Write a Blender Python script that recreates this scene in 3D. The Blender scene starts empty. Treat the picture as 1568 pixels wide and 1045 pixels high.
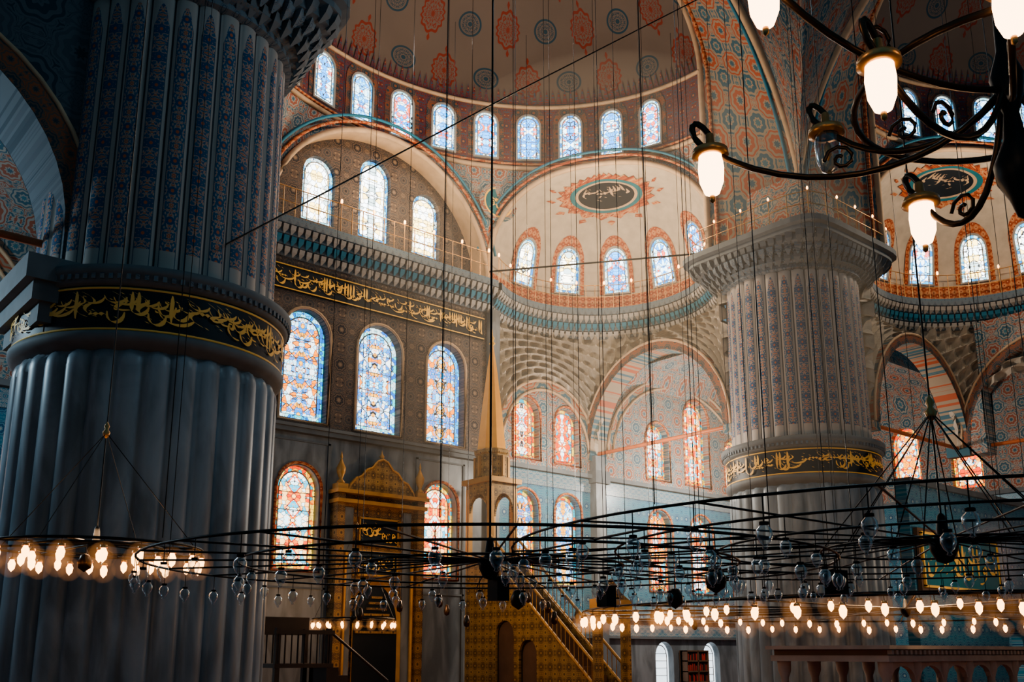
import bpy, math, random
from math import sin, cos, pi, radians, sqrt, atan2, floor
from mathutils import Vector
RND = random.Random(11)
scene = bpy.context.scene

# ------------------------------------------------------------------ materials
class NT:
    def __init__(s, name):
        s.m = bpy.data.materials.new(name); s.m.use_nodes = True
        s.t = s.m.node_tree; s.t.nodes.clear()
        s.out = s.t.nodes.new('ShaderNodeOutputMaterial')
    def n(s, typ, **kw):
        x = s.t.nodes.new(typ)
        for k, v in kw.items(): setattr(x, k, v)
        return x
    def L(s, a, b): s.t.links.new(a, b)
    def put(s, sock, v):
        if hasattr(v, 'node'): s.L(v, sock)
        else: sock.default_value = v
    def math(s, op, a, b=0.0, c=0.0):
        x = s.n('ShaderNodeMath', operation=op)
        s.put(x.inputs[0], a); s.put(x.inputs[1], b); s.put(x.inputs[2], c)
        return x.outputs[0]
    def mix(s, f, a, b, bt='MIX'):
        x = s.n('ShaderNodeMix', data_type='RGBA', blend_type=bt)
        s.put(x.inputs[0], f)
        for i, v in ((6, a), (7, b)):
            if not hasattr(v, 'node') and len(v) == 3: v = (*v, 1)
            s.put(x.inputs[i], v)
        return x.outputs[2]
    def ramp(s, f, stops, const=True):
        x = s.n('ShaderNodeValToRGB'); r = x.color_ramp
        r.interpolation = 'CONSTANT' if const else 'LINEAR'
        while len(r.elements) < len(stops): r.elements.new(0.5)
        for e, (p, c) in zip(r.elements, stops):
            e.position = p; e.color = (*c, 1)
        s.L(f, x.inputs[0]); return x.outputs[0]
    def uv(s):
        u = s.n('ShaderNodeUVMap'); sp = s.n('ShaderNodeSeparateXYZ')
        s.L(u.outputs[0], sp.inputs[0]); return sp.outputs[0], sp.outputs[1], u.outputs[0]
    def comb(s, x, y, z=0.0):
        c = s.n('ShaderNodeCombineXYZ')
        s.put(c.inputs[0], x); s.put(c.inputs[1], y); s.put(c.inputs[2], z); return c.outputs[0]
    def noise(s, vec, scale, detail=1.0, dist=0.0):
        x = s.n('ShaderNodeTexNoise'); s.L(vec, x.inputs['Vector'])
        x.inputs['Scale'].default_value = scale; x.inputs['Detail'].default_value = detail
        x.inputs['Distortion'].default_value = dist; return x.outputs[0]
    def surf(s, col, rough=.6, metal=0., spec=.3, emit=None, es=0.):
        p = s.n('ShaderNodeBsdfPrincipled')
        if not hasattr(col, 'node') and len(col) == 3: col = (*col, 1)
        s.put(p.inputs['Base Color'], col); s.put(p.inputs['Roughness'], rough)
        p.inputs['Metallic'].default_value = metal
        p.inputs['Specular IOR Level'].default_value = spec
        if emit is not None:
            if not hasattr(emit, 'node') and len(emit) == 3: emit = (*emit, 1)
            s.put(p.inputs['Emission Color'], emit); p.inputs['Emission Strength'].default_value = es
        s.L(p.outputs[0], s.out.inputs[0]); return s.m

def plain(name, col, rough=.6, metal=0., emit=None, es=0., var=.15, spec=.3):
    t = NT(name); x, y, u = t.uv()
    if emit is None and var > 0:
        tc = t.n('ShaderNodeTexCoord')
        n = t.noise(tc.outputs['Object'], 2.5, 4)
        col2 = t.mix(n, tuple(c*(1-2*var) for c in col), tuple(min(1, c*(1+2*var)) for c in col))
        return t.surf(col2, rough, metal, spec)
    return t.surf(col, rough, metal, spec, emit, es)

def ornament(name, base, c2, c3, tx, ty, scale, rough=.7, c4=None, ros=.30, metal=0.):
    """mirrored-tile arabesque painting with rosettes"""
    t = NT(name); x, y, u = t.uv()
    px = t.math('PINGPONG', x, tx/2); py = t.math('PINGPONG', y, ty/2)
    v = t.comb(px, py)
    n = t.noise(v, scale, 1.0, 1.3)
    c4 = c4 or c3
    st = [(0, c2), (.34, base), (.40, c3), (.445, base), (.49, c2), (.54, base), (.58, c4), (.66, base)]
    col = t.ramp(n, st)
    m = min(tx, ty)
    def dist(ax, ay):
        a = t.math('SUBTRACT', px, ax); b = t.math('SUBTRACT', py, ay)
        d = t.math('SQRT', t.math('ADD', t.math('MULTIPLY', a, a), t.math('MULTIPLY', b, b)))
        an = t.math('ARCTAN2', b, a)
        return t.math('ADD', d, t.math('MULTIPLY', t.math('COSINE', t.math('MULTIPLY', an, 8.0)), m*.018))
    if ros > 0:
        for (ax, ay, ca, cb) in ((0, 0, c2, c4), (tx/2, ty/2, c3, c2)):
            d = t.math('DIVIDE', dist(ax, ay), ros*m)
            rc = t.ramp(d, [(0, cb), (.22, base), (.36, ca), (.66, base), (.84, ca), (.97, base)])
            col = t.mix(t.math('LESS_THAN', d, 1.05), col, rc)
    tc = t.n('ShaderNodeTexCoord'); d = t.noise(tc.outputs['Object'], .7, 4)
    col = t.mix(t.math('MULTIPLY', d, .4), col, tuple(k*.5 for k in base))
    return t.surf(col, rough, metal)

def shell_mat(name, base, med1, med2, nx, y0, dy, rad):
    t = NT(name); x, y, u = t.uv()
    row = t.math('FLOOR', t.math('DIVIDE', t.math('SUBTRACT', y, y0), dy))
    xs = t.math('ADD', t.math('MULTIPLY', x, nx), t.math('MULTIPLY', row, .5))
    cell = t.math('FLOOR', xs)
    fx = t.math('SUBTRACT', t.math('FRACT', xs), .5)
    fy = t.math('MULTIPLY', t.math('SUBTRACT', t.math('FRACT', t.math('DIVIDE', t.math('SUBTRACT', y, y0), dy)), .5), dy/1.7)
    par = t.math('MODULO', t.math('ABSOLUTE', cell), 2.0)
    par = t.math('GREATER_THAN', par, .5)
    fyy = t.math('MULTIPLY', fy, t.math('SUBTRACT', 1.0, t.math('MULTIPLY', par, .35)))
    r = t.math('SQRT', t.math('ADD', t.math('MULTIPLY', fx, fx), t.math('MULTIPLY', fyy, fyy)))
    ang = t.math('ARCTAN2', fy, fx)
    pet = t.math('MULTIPLY', t.math('SINE', t.math('MULTIPLY', ang, 12.0)), t.math('MULTIPLY', par, .02))
    rr = t.math('DIVIDE', t.math('ADD', r, pet), rad)
    nn = t.noise(t.comb(t.math('PINGPONG', t.math('ADD', t.math('MULTIPLY', ang, 1/pi), 1.0), .125), r), 26, 1.0, 1.)
    orn = t.math('GREATER_THAN', nn, .5)
    mcol = t.mix(par, med1, med2)
    ringm = t.ramp(rr, [(0, (1, 1, 1)), (.18, (0, 0, 0)), (.26, (.5, .5, .5)), (.72, (0, 0, 0)), (.82, (1, 1, 1)), (.98, (0, 0, 0))])
    sp = t.n('ShaderNodeSeparateColor'); t.L(ringm, sp.inputs[0])
    f = sp.outputs[0]
    half = t.math('COMPARE', f, .5, .2)
    f2 = t.math('ADD', t.math('MULTIPLY', half, orn), t.math('GREATER_THAN', f, .8))
    col = t.mix(t.math('MINIMUM', f2, 1.0), base, mcol)
    dm = t.math('ADD', t.math('MULTIPLY', t.math('ABSOLUTE', fx), 2.0), t.math('ABSOLUTE', t.math('SUBTRACT', t.math('ABSOLUTE', fyy), rad+.07)))
    col = t.mix(t.math('MULTIPLY', t.math('LESS_THAN', dm, .08), par), col, med2)
    tc = t.n('ShaderNodeTexCoord'); d = t.noise(tc.outputs['Object'], .6, 5)
    col = t.mix(t.math('MULTIPLY', d, .45), col, tuple(k*.45 for k in base))
    return t.surf(col, .75)

def glass_mat(name, pal, strength, scale, lead=.03, leadw=.04, ty=1.2, head=None):
    t = NT(name); x, y, u = t.uv()
    oi = t.n('ShaderNodeObjectInfo')
    ax = t.math('ABSOLUTE', x); py = t.math('PINGPONG', y, ty/2)
    v = t.comb(ax, py, t.math('MULTIPLY', oi.outputs['Random'], 9.0))
    v1 = t.n('ShaderNodeTexVoronoi'); t.L(v, v1.inputs['Vector']); v1.inputs['Scale'].default_value = scale
    v1.inputs['Randomness'].default_value = .9
    v2 = t.n('ShaderNodeTexVoronoi', feature='DISTANCE_TO_EDGE'); t.L(v, v2.inputs['Vector']); v2.inputs['Scale'].default_value = scale
    v2.inputs['Randomness'].default_value = .9
    sp = t.n('ShaderNodeSeparateColor'); t.L(v1.outputs['Color'], sp.inputs[0])
    k = len(pal)
    col = t.ramp(sp.outputs[0], [(i/k, c) for i, c in enumerate(pal)])
    mask = t.math('GREATER_THAN', v2.outputs['Distance'], leadw)
    if head:
        b = t.math('SUBTRACT', t.math('DIVIDE', py, ty/2), .5)
        og = t.math('ADD', t.math('MULTIPLY', ax, 2.3), t.math('MULTIPLY', t.math('ABSOLUTE', b), 1.5))
        col = t.mix(t.math('MULTIPLY', t.math('LESS_THAN', og, .62), t.math('GREATER_THAN', sp.outputs[1], .45)), col, head)
        ln = t.math('LESS_THAN', t.math('ABSOLUTE', t.math('SUBTRACT', og, .62)), .05)
        col = t.mix(ln, col, pal[1])
        nz = t.noise(v, scale*.7, 1.0, 1.6)
        c1 = t.math('LESS_THAN', t.math('ABSOLUTE', t.math('SUBTRACT', nz, .5)), .016)
        col = t.mix(c1, col, pal[3])
    col = t.mix(mask, tuple(q*lead for q in (1, 1, 1)), col)
    e = t.n('ShaderNodeEmission'); t.L(col, e.inputs[0]); e.inputs[1].default_value = strength
    t.L(e.outputs[0], t.out.inputs[0]); return t.m

def pier_paint(name):
    t = NT(name); x, y, u = t.uv()
    fu = t.math('FRACT', x); d = t.math('ABSOLUTE', t.math('SUBTRACT', fu, .5))
    cell = t.math('MODULO', t.math('FLOOR', x), 2.0)
    yy = t.math('PINGPONG', t.math('ADD', y, t.math('MULTIPLY', cell, .3)), .3)
    v = t.comb(t.math('MULTIPLY', d, .5), yy, t.math('MULTIPLY', cell, 3.0))
    n = t.noise(v, 8, 1.0, 1.0)
    base = (.33, .275, .235)
    flo = t.ramp(n, [(0, (.015, .09, .17)), (.43, base), (.465, (.42, .12, .05)), (.50, base), (.53, (.012, .07, .15)), (.70, (.28, .30, .28))])
    ro = t.math('SQRT', t.math('ADD', t.math('POWER', t.math('MULTIPLY', d, .48), 2.0), t.math('POWER', t.math('SUBTRACT', yy, .3), 2.0)))
    flo = t.mix(t.math('LESS_THAN', ro, .085), flo, (.01, .07, .16)); flo = t.mix(t.math('LESS_THAN', ro, .035), flo, (.45, .12, .05))
    top = t.math('SUBTRACT', 13.75, t.math('MULTIPLY', t.math('POWER', t.math('MULTIPLY', d, 2.6), 2.0), .8))
    ins = t.math('MULTIPLY', t.math('LESS_THAN', d, .33), t.math('LESS_THAN', y, top))
    ins = t.math('MULTIPLY', ins, t.math('GREATER_THAN', y, 8.7))
    col = t.mix(ins, (.35, .31, .28), flo)
    edge = t.math('MULTIPLY', t.math('GREATER_THAN', d, .30), t.math('LESS_THAN', d, .335))
    col = t.mix(t.math('MULTIPLY', edge, t.math('LESS_THAN', y, t.math('ADD', top, .1))), col, (.04, .075, .11))
    col = t.mix(t.math('GREATER_THAN', d, .46), col, (.035, .04, .05))
    return t.surf(col, .6)

def marble_flute(name, col):
    t = NT(name); tc = t.n('ShaderNodeTexCoord')
    mp = t.n('ShaderNodeMapping'); t.L(tc.outputs['Object'], mp.inputs[0]); mp.inputs['Scale'].default_value = (1, 1, .3)
    n = t.noise(mp.outputs[0], 1.6, 6, .8)
    c = t.ramp(n, [(0, tuple(k*.3 for k in col)), (.42, tuple(k*.6 for k in col)), (.58, col), (1, tuple(min(1, k*1.6) for k in col))], False)
    return t.surf(c, .42, 0, .4)

M = {}
M['marble'] = marble_flute('fluted_marble', (.22, .27, .31))
M['wallmarble'] = marble_flute('panel_marble', (.18, .20, .215))
M['pierpaint'] = pier_paint('painted_flutes')
M['navy'] = plain('navy_ground', (.005, .010, .016), .5)
M['gold'] = plain('gold_leaf', (1.0, .52, .12), .5, .0, var=.1)
M['oldgold'] = plain('tarnished_gilt', (.46, .25, .08), .45, .3, var=.2)
M['dgold'] = ornament('carved_gilt', (.21, .115, .045), (.06, .035, .018), (.38, .21, .07), .5, .5, 7, rough=.5)
M['mgold'] = ornament('minbar_gilt', (.27, .16, .055), (.09, .05, .02), (.48, .29, .09), .4, .4, 7, rough=.45)
M['brass'] = plain('gilded_cone', (1.0, .42, .09), .45, .15, var=.12)
M['stone'] = plain('cornice_stone', (.13, .145, .155), .7)
M['stoneblue'] = ornament('painted_cornice', (.18, .19, .20), (.04, .08, .12), (.10, .18, .24), .3, .45, 7)
M['dark'] = plain('dark_iron', (.010, .011, .012), .45, .5, var=.1)
M['bronze'] = plain('bronze', (.07, .043, .027), .35, .8, var=.1)
M['brassy'] = plain('worn_brass', (.55, .30, .12), .35, .6, var=.1)
M['wood'] = plain('dark_walnut', (.04, .025, .018), .5)
M['wood2'] = plain('brown_oak', (.13, .075, .045), .5)
M['wallflor'] = ornament('floral_wall', (.16, .115, .09), (.025, .03, .04), (.07, .07, .075), .8, 1.2, 4.5, c4=(.28, .20, .14))
M['drum'] = ornament('drum_paint', (.21, .035, .022), (.012, .05, .09), (.03, .09, .14), .55, .9, 5, c4=(.35, .20, .11))
M['pend'] = ornament('pendentive_paint', (.32, .27, .215), (.02, .10, .15), (.34, .075, .035), 1.15, 1.5, 4.2, c4=(.03, .14, .20))
M['pendblue'] = ornament('blue_vault_paint', (.35, .33, .29), (.02, .11, .17), (.32, .085, .045), 1.05, 1.35, 4.6, c4=(.03, .17, .24))
M['soffit'] = ornament('arch_soffit_paint', (.32, .25, .18), (.02, .11, .16), (.40, .085, .035), 1.25, 1.15, 4.2, c4=(.03, .15, .20), ros=.40)
M['tile'] = ornament('iznik_tile', (.12, .26, .33), (.008, .07, .17), (.015, .17, .27), .6, .6, 6, c4=(.38, .40, .36), rough=.3)
M['tile2'] = ornament('iznik_tile_frieze', (.32, .34, .33), (.015, .08, .18), (.02, .16, .25), .35, .7, 6, rough=.3)
M['exedra'] = plain('cream_plaster', (.46, .385, .30), .8, var=.14)
M['redorn'] = ornament('red_border', (.54, .14, .045), (.58, .35, .18), (.20, .03, .018), .26, .26, 12, ros=.36)
M['archband'] = ornament('arch_band', (.14, .095, .075), (.015, .05, .07), (.34, .10, .04), .6, .6, 5)
M['archcream'] = plain('arch_edge', (.48, .33, .21), .7)
M['blueline'] = plain('blue_line', (.03, .17, .25), .6)
M['spandrel'] = ornament('spandrel_paint', (.09, .115, .135), (.02, .045, .065), (.06, .08, .10), 1.7, 1.7, 3.0)
M['muq'] = plain('muqarnas_plaster', (.40, .345, .28), .75, var=.2)
M['carpet'] = ornament('red_carpet', (.25, .04, .03), (.04, .06, .12), (.4, .2, .1), 1.2, 1.2, 5)
M['shell'] = shell_mat('semi_dome_paint', (.165, .125, .10), (.005, .05, .08), (.23, .028, .010), 15.8, .15, 2.25, .31)
M['tealdisc'] = plain('teal_disc', (.012, .14, .17), .5)
M['redbook'] = plain('red_books', (.35, .04, .03), .6)
M['gl_pale'] = glass_mat('glass_pale', [(.62, .90, 1), (.02, .25, .75), (.8, .96, 1), (.2, .62, .98), (.9, .97, 1), (.75, .10, .05)], 4.6, 6.5, head=(.04, .32, .85))
M['gl_white'] = glass_mat('glass_white', [(1, .96, .84), (.4, .5, .5), (1, .93, .76), (.9, .97, 1), (1, .74, .26), (.85, .93, .95)], 6.0, 5.5)
M['gl_blue'] = glass_mat('glass_blue', [(.28, .72, 1), (.02, .22, .65), (.46, .82, 1), (1, .25, .01), (.8, .94, 1), (.02, .40, .88), (.5, .88, 1)], 3.2, 6.5, ty=1.7, head=(1, .46, .06))
M['gl_warm'] = glass_mat('glass_warm', [(1, .58, .22), (.8, .05, .01), (.62, .92, 1), (1, .32, .02), (.01, .42, .62), (1, .9, .72), (.95, .14, .02)], 3.4, 6.5, ty=1.5, head=(.85, .94, 1))
M['gb_orange'] = glass_mat('glass_border_orange', [(1, .32, .02), (.85, .06, .01), (1, .66, .08), (.02, .38, .48), (.9, .14, .01)], 2.2, 8)
M['gb_blue'] = glass_mat('glass_border_blue', [(.02, .48, .98), (.4, .92, 1), (.01, .18, .7), (.04, .75, .8), (.7, .95, 1)], 2.2, 8)
M['gb_pale'] = glass_mat('glass_border_pale', [(.06, .52, .95), (.7, .95, 1), (.02, .28, .75), (.4, .88, 1), (.9, 1, 1)], 2.4, 8)
M['frame'] = plain('window_plaster', (.34, .315, .285), .7)
M['bulb'] = plain('bulb_glow', (1, .6, .3), .5, emit=(1, .46, .15), es=7.5, var=0)
M['bulbn'] = plain('frosted_lamp_glow', (1, .75, .5), .5, emit=(1, .62, .34), es=7, var=0)
M['lampout'] = plain('ground_window_glow', (1, 1, 1), .5, emit=(.75, .9, 1), es=1.6, var=0)
M['tie'] = plain('rust_red_tie', (.45, .13, .05), .5)

def clear_glass():
    t = NT('clear_glass')
    tr = t.n('ShaderNodeBsdfTransparent'); tr.inputs[0].default_value = (.86, .90, .92, 1)
    g = t.n('ShaderNodeBsdfGlossy'); g.inputs[0].default_value = (.9, .97, 1, 1); g.inputs[1].default_value = .22
    lw = t.n('ShaderNodeLayerWeight'); lw.inputs[0].default_value = .4
    mx = t.n('ShaderNodeMixShader'); t.L(lw.outputs['Facing'], mx.inputs[0])
    t.L(tr.outputs[0], mx.inputs[1]); t.L(g.outputs[0], mx.inputs[2]); t.L(mx.outputs[0], t.out.inputs[0])
    return t.m
M['cup'] = clear_glass()
def glow_volume_mat(name, col, s):
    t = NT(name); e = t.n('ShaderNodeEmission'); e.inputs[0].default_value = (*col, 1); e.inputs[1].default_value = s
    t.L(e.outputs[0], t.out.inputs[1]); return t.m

# ------------------------------------------------------------------ mesh builder
ID = lambda s, t, z: (s, t, z)
SW = lambda s, t, z: (t+11, s-11, z)
MI = lambda s, t, z: (-s, t, z)
LS = lambda s, t, z: (-(t+11), s-11, z)

class MB:
    def __init__(s, T=ID):
        s.v = []; s.f = []; s.mi = []; s.uv = []; s.mats = []; s.sm = []; s.T = T
    def add(s, vs, fs, m, uvs=None, smooth=False):
        o = len(s.v); m = M[m] if isinstance(m, str) else m
        if m not in s.mats: s.mats.append(m)
        k = s.mats.index(m)
        if uvs is None: uvs = [(p[0]+p[1], p[2]) for p in vs]
        s.v += [s.T(*p) for p in vs]; s.uv += list(uvs)
        for f in fs:
            s.f.append(tuple(i+o for i in f)); s.mi.append(k); s.sm.append(smooth)
    def grid(s, fn, u0, u1, nu, v0, v1, nv, m, uvf=None, smooth=True):
        vs = []; us = []
        for j in range(nv+1):
            for i in range(nu+1):
                u = u0+(u1-u0)*i/nu; v = v0+(v1-v0)*j/nv
                vs.append(fn(u, v)); us.append(uvf(u, v) if uvf else (u, v))
        fs = [(j*(nu+1)+i, j*(nu+1)+i+1, (j+1)*(nu+1)+i+1, (j+1)*(nu+1)+i) for j in range(nv) for i in range(nu)]
        s.add(vs, fs, m, us, smooth)
    def box(s, x0, x1, y0, y1, z0, z1, m):
        for q in range(6):
            if q == 0: P = [(x0, y0, z0), (x1, y0, z0), (x1, y0, z1), (x0, y0, z1)]; U = [(p[0], p[2]) for p in P]
            elif q == 1: P = [(x1, y1, z0), (x0, y1, z0), (x0, y1, z1), (x1, y1, z1)]; U = [(p[0], p[2]) for p in P]
            elif q == 2: P = [(x0, y1, z0), (x0, y0, z0), (x0, y0, z1), (x0, y1, z1)]; U = [(p[1], p[2]) for p in P]
            elif q == 3: P = [(x1, y0, z0), (x1, y1, z0), (x1, y1, z1), (x1, y0, z1)]; U = [(p[1], p[2]) for p in P]
            elif q == 4: P = [(x0, y0, z1), (x1, y0, z1), (x1, y1, z1), (x0, y1, z1)]; U = [(p[0], p[1]) for p in P]
            else: P = [(x0, y1, z0), (x1, y1, z0), (x1, y0, z0), (x0, y0, z0)]; U = [(p[0], p[1]) for p in P]
            s.add(P, [(0, 1, 2, 3)], m, U)
    def lathe(s, c, prof, n, m, smooth=True, rot=0, uk=None, kf=None):
        vs = []; us = []; k = len(prof)
        for i in range(n+1):
            a = 2*pi*i/n+rot; q = kf(a) if kf else 1
            for (r, z) in prof:
                vs.append((c[0]+r*q*cos(a), c[1]+r*q*sin(a), c[2]+z))
                us.append((a*(uk if uk else max(p[0] for p in prof)), z))
        fs = [(i*k+j, (i+1)*k+j, (i+1)*k+j+1, i*k+j+1) for i in range(n) for j in range(k-1)]
        s.add(vs, fs, m, us, smooth)
    def ball(s, c, r, m, n=10, k=7):
        vs = [(c[0], c[1], c[2]-r)]
        for j in range(1, k):
            b = -pi/2+pi*j/k
            for i in range(n): vs.append((c[0]+r*cos(b)*cos(2*pi*i/n), c[1]+r*cos(b)*sin(2*pi*i/n), c[2]+r*sin(b)))
        vs.append((c[0], c[1], c[2]+r)); e = len(vs)-1; fs = []
        for i in range(n):
            fs.append((0, 1+(i+1) % n, 1+i)); fs.append((e, e-n+i, e-n+(i+1) % n))
            for j in range(k-2):
                a = 1+j*n; fs.append((a+i, a+(i+1) % n, a+n+(i+1) % n, a+n+i))
        s.add(vs, fs, m, None, True)
    def tube(s, pts, r, m, n=5, closed=False):
        P = [Vector(p) for p in pts]; N = len(P); vs = []
        for i in range(N):
            if closed: d = P[(i+1) % N]-P[i-1]
            else: d = P[min(i+1, N-1)]-P[max(i-1, 0)]
            if d.length < 1e-9: d = Vector((0, 0, 1))
            d.normalize(); up = Vector((0, 0, 1)) if abs(d.z) < .9 else Vector((1, 0, 0))
            a = d.cross(up).normalized(); b = d.cross(a)
            rr = r[i] if isinstance(r, (list, tuple)) else r
            for k in range(n):
                t = 2*pi*k/n; q = P[i]+a*(rr*cos(t))+b*(rr*sin(t)); vs.append(tuple(q))
        fs = []
        for i in range(N if closed else N-1):
            j = (i+1) % N
            for k in range(n): fs.append((i*n+k, i*n+(k+1) % n, j*n+(k+1) % n, j*n+k))
        s.add(vs, fs, m, None, True)
    def done(s, name):
        me = bpy.data.meshes.new(name); me.from_pydata(s.v, [], s.f)
        for m in s.mats: me.materials.append(m)
        me.polygons.foreach_set('material_index', s.mi); me.polygons.foreach_set('use_smooth', s.sm)
        ul = me.uv_layers.new(name='UVMap')
        li = [0]*len(me.loops); me.loops.foreach_get('vertex_index', li)
        flat = []
        for i in li: flat += [s.uv[i][0], s.uv[i][1]]
        ul.data.foreach_set('uv', flat); me.update()
        o = bpy.data.objects.new(name, me); scene.collection.objects.link(o); return o

def arch(cx, z0, w, h, n=12, rise=1.12):
    r = w/2; zs = z0+h-r*rise
    P = [(cx-r, z0), (cx+r, z0)]
    for i in range(n+1):
        a = pi*i/n; P.append((cx+r*cos(a), zs+rise*r*(sin(a)**.92 if sin(a) > 0 else 0)))
    return P

def plate(name, outer, holes, th, fn, mat, T=ID):
    cu = bpy.data.curves.new(name, 'CURVE'); cu.dimensions = '2D'; cu.fill_mode = 'BOTH'; cu.extrude = th/2
    for pl in [outer]+holes:
        sp = cu.splines.new('POLY'); sp.points.add(len(pl)-1)
        for p, q in zip(sp.points, pl): p.co = (q[0], q[1], 0, 1)
        sp.use_cyclic_u = True
    ob = bpy.data.objects.new(name, cu); scene.collection.objects.link(ob)
    dg = bpy.context.evaluated_depsgraph_get(); dg.update()
    me = bpy.data.meshes.new_from_object(ob.evaluated_get(dg))
    bpy.data.objects.remove(ob)
    mb = MB(T); vs = [fn(v.co.x, v.co.y, v.co.z) for v in me.vertices]
    us = [(v.co.x, v.co.y) for v in me.vertices]
    mb.add(vs, [tuple(p.vertices) for p in me.polygons], mat, us)
    return mb
def merge(a, b):
    o = len(a.v); a.v += b.v; a.uv += b.uv
    for f, k, s in zip(b.f, b.mi, b.sm):
        m = b.mats[k]
        if m not in a.mats: a.mats.append(m)
        a.f.append(tuple(i+o for i in f)); a.mi.append(a.mats.index(m)); a.sm.append(s)

WN = [0]
def window(mapf, cx, z0, w, h, glass, border, T=ID, off=0., frame=.09, surround=None, fr='frame', raise_=.07):
    WN[0] += 1; mb = MB(T)
    b = .12*w
    O = arch(cx, z0, w, h); I = arch(cx, z0+b, w-2*b, h-2*b)
    n = len(O)
    vs = [mapf(x, z, off+.01) for x, z in O]+[mapf(x, z, off+.01) for x, z in I]
    us = [(x-cx, z-z0) for x, z in O]+[(x-cx, z-z0) for x, z in I]
    mb.add(vs, [(i, (i+1) % n, n+(i+1) % n, n+i) for i in range(n)], border, us)
    zc = z0+h*.5
    vs = [mapf(x, z, off+.01) for x, z in I]+[mapf(cx, zc, off+.01)]
    us = [(x-cx, z-z0) for x, z in I]+[(0, zc-z0)]
    mb.add(vs, [(i, (i+1) % n, n) for i in range(n)], glass, us)
    mb.tube([mapf(x, z, off+.03) for x, z in I], .022, 'frame', 4, True)
    for k in range(1, 5):
        zz = z0+b+(h-2*b)*k/5.2
        mb.tube([mapf(cx-w/2+b, zz, off+.03), mapf(cx+w/2-b, zz, off+.03)], .012, 'frame', 4)
    if frame:
        E = arch(cx, z0-frame, w+2*frame, h+2*frame)
        vs = [mapf(x, z, off) for x, z in E]+[mapf(x, z, off+raise_) for x, z in E]+[mapf(x, z, off+raise_) for x, z in O]+[mapf(x, z, off) for x, z in O]
        fs = []
        for q in range(3): fs += [(q*n+i, q*n+(i+1) % n, (q+1)*n+(i+1) % n, (q+1)*n+i) for i in range(n)]
        mb.add(vs, fs, fr, [(0, 0)]*len(vs))
    if surround:
        sw, sm = surround
        E = arch(cx, z0-.05, w+2*sw, h+sw+.25, rise=1.3)
        vs = [mapf(x, z, off+.025) for x, z in E]+[mapf(x, z, off+.025) for x, z in arch(cx, z0, w+.02, h+.01)]
        us = [(x, z) for x, z in E]+[(x, z) for x, z in O]
        mb.add(vs, [(i, (i+1) % n, n+(i+1) % n, n+i) for i in range(n)], sm, us)
    return mb.done('window_%d' % WN[0])

# ------------------------------------------------------------------ calligraphy (broad-nib pen strokes)
def ribbon(mb, pts, w, mapf, mat, na=radians(32), off=0.):
    nx, ny = cos(na)*w/2, sin(na)*w/2; N = len(pts); vs = []
    for i, (x, y) in enumerate(pts):
        k = min(1, .35+3*min(i, N-1-i)/N)
        vs += [mapf(x-nx*k, y-ny*k, off), mapf(x+nx*k, y+ny*k, off)]
    mb.add(vs, [(2*i, 2*i+1, 2*i+3, 2*i+2) for i in range(N-1)], mat, [(0, 0)]*len(vs))
def bez(p0, p1, p2, p3, n=9):
    o = []
    for i in range(n+1):
        t = i/n; a = (1-t)**3; b = 3*t*(1-t)**2; c = 3*t*t*(1-t); d = t**3
        o.append((a*p0[0]+b*p1[0]+c*p2[0]+d*p3[0], a*p0[1]+b*p1[1]+c*p2[1]+d*p3[1]))
    return o
def callig(mb, mapf, x0, L, y0, H, mat='gold', seed=1, dens=1., off=.02):
    R = random.Random(seed); w = .115*H; k = [0]
    def st(pts, ww=1.):
        k[0] += 1
        ribbon(mb, [(x0+min(max(p[0], .01*L), .99*L), y0+H*min(max(p[1], .05), .95)) for p in pts], w*ww, mapf, mat, off=off+(k[0] % 7)*.0012)
    x = .15*H
    while x < L-.1*H:
        g = R.random(); b = R.choice([.3, .36, .5, .56])
        if g < .26:
            st(bez((x, .93), (x-.03*H, .75), (x+.03*H, .5), (x-.01*H, b-.08))); x += R.uniform(.16, .24)*H/dens
            if R.random() < .6:
                st(bez((x, .93), (x-.02*H, .7), (x+.02*H, .5), (x, b-.05))); st(bez((x, b-.05), (x-.05*H, b-.2), (x-.35*H, b-.22), (x-.4*H, b+.05)))
                x += .2*H/dens
        elif g < .5:
            st(bez((x+.2*H, b+.1), (x+.22*H, b-.28), (x-.2*H, b-.3), (x-.22*H, b+.08)))
            st([(x-.03*H, b+.14), (x, b+.17), (x+.03*H, b+.14)], 1.2); x += R.uniform(.26, .36)*H/dens
        elif g < .66:
            c = (x+.05*H, b+.1); pts = [(c[0]+.08*H*cos(a*.7), c[1]+.075*sin(a*.7)) for a in range(0, 10)]
            st(pts, .8); st(bez((c[0]+.08*H, c[1]), (c[0]+.08*H, b-.15), (c[0]-.1*H, b-.22), (c[0]-.28*H, b-.2))); x += R.uniform(.22, .32)*H/dens
        elif g < .78:
            pts = []
            for i in range(16): pts.append((x+.42*H*i/15, b+.05*abs(sin(i*.63))))
            st(pts, .9); x += .45*H/dens
        elif g < .9:
            st(bez((x+.35*H, .92), (x+.1*H, .8), (x-.05*H, .72), (x+.02*H, .62)), .9); st(bez((x+.02*H, .62), (x+.3*H, .55), (x+.35*H, .4), (x-.1*H, b-.05))); x += .34*H/dens
        else:
            st(bez((x+.75*H, b+.08), (x+.6*H, b-.25), (x+.1*H, b-.25), (x-.1*H, b-.02)), 1.1); x += .35*H/dens
        if R.random() < .55:
            yy = R.uniform(.58, .75); st(bez((x+.3*H, yy+.12), (x+.25*H, yy-.14), (x-.2*H, yy-.12), (x-.25*H, yy+.08)), .8)
        for q in range(2):
            px = x+R.uniform(-.3, .1)*H; py = R.uniform(.1, .9)
            st(bez((px, py), (px+.03*H, py+.05), (px+.06*H, py+.0), (px+.1*H, py+.05), 4), .55)

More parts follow.
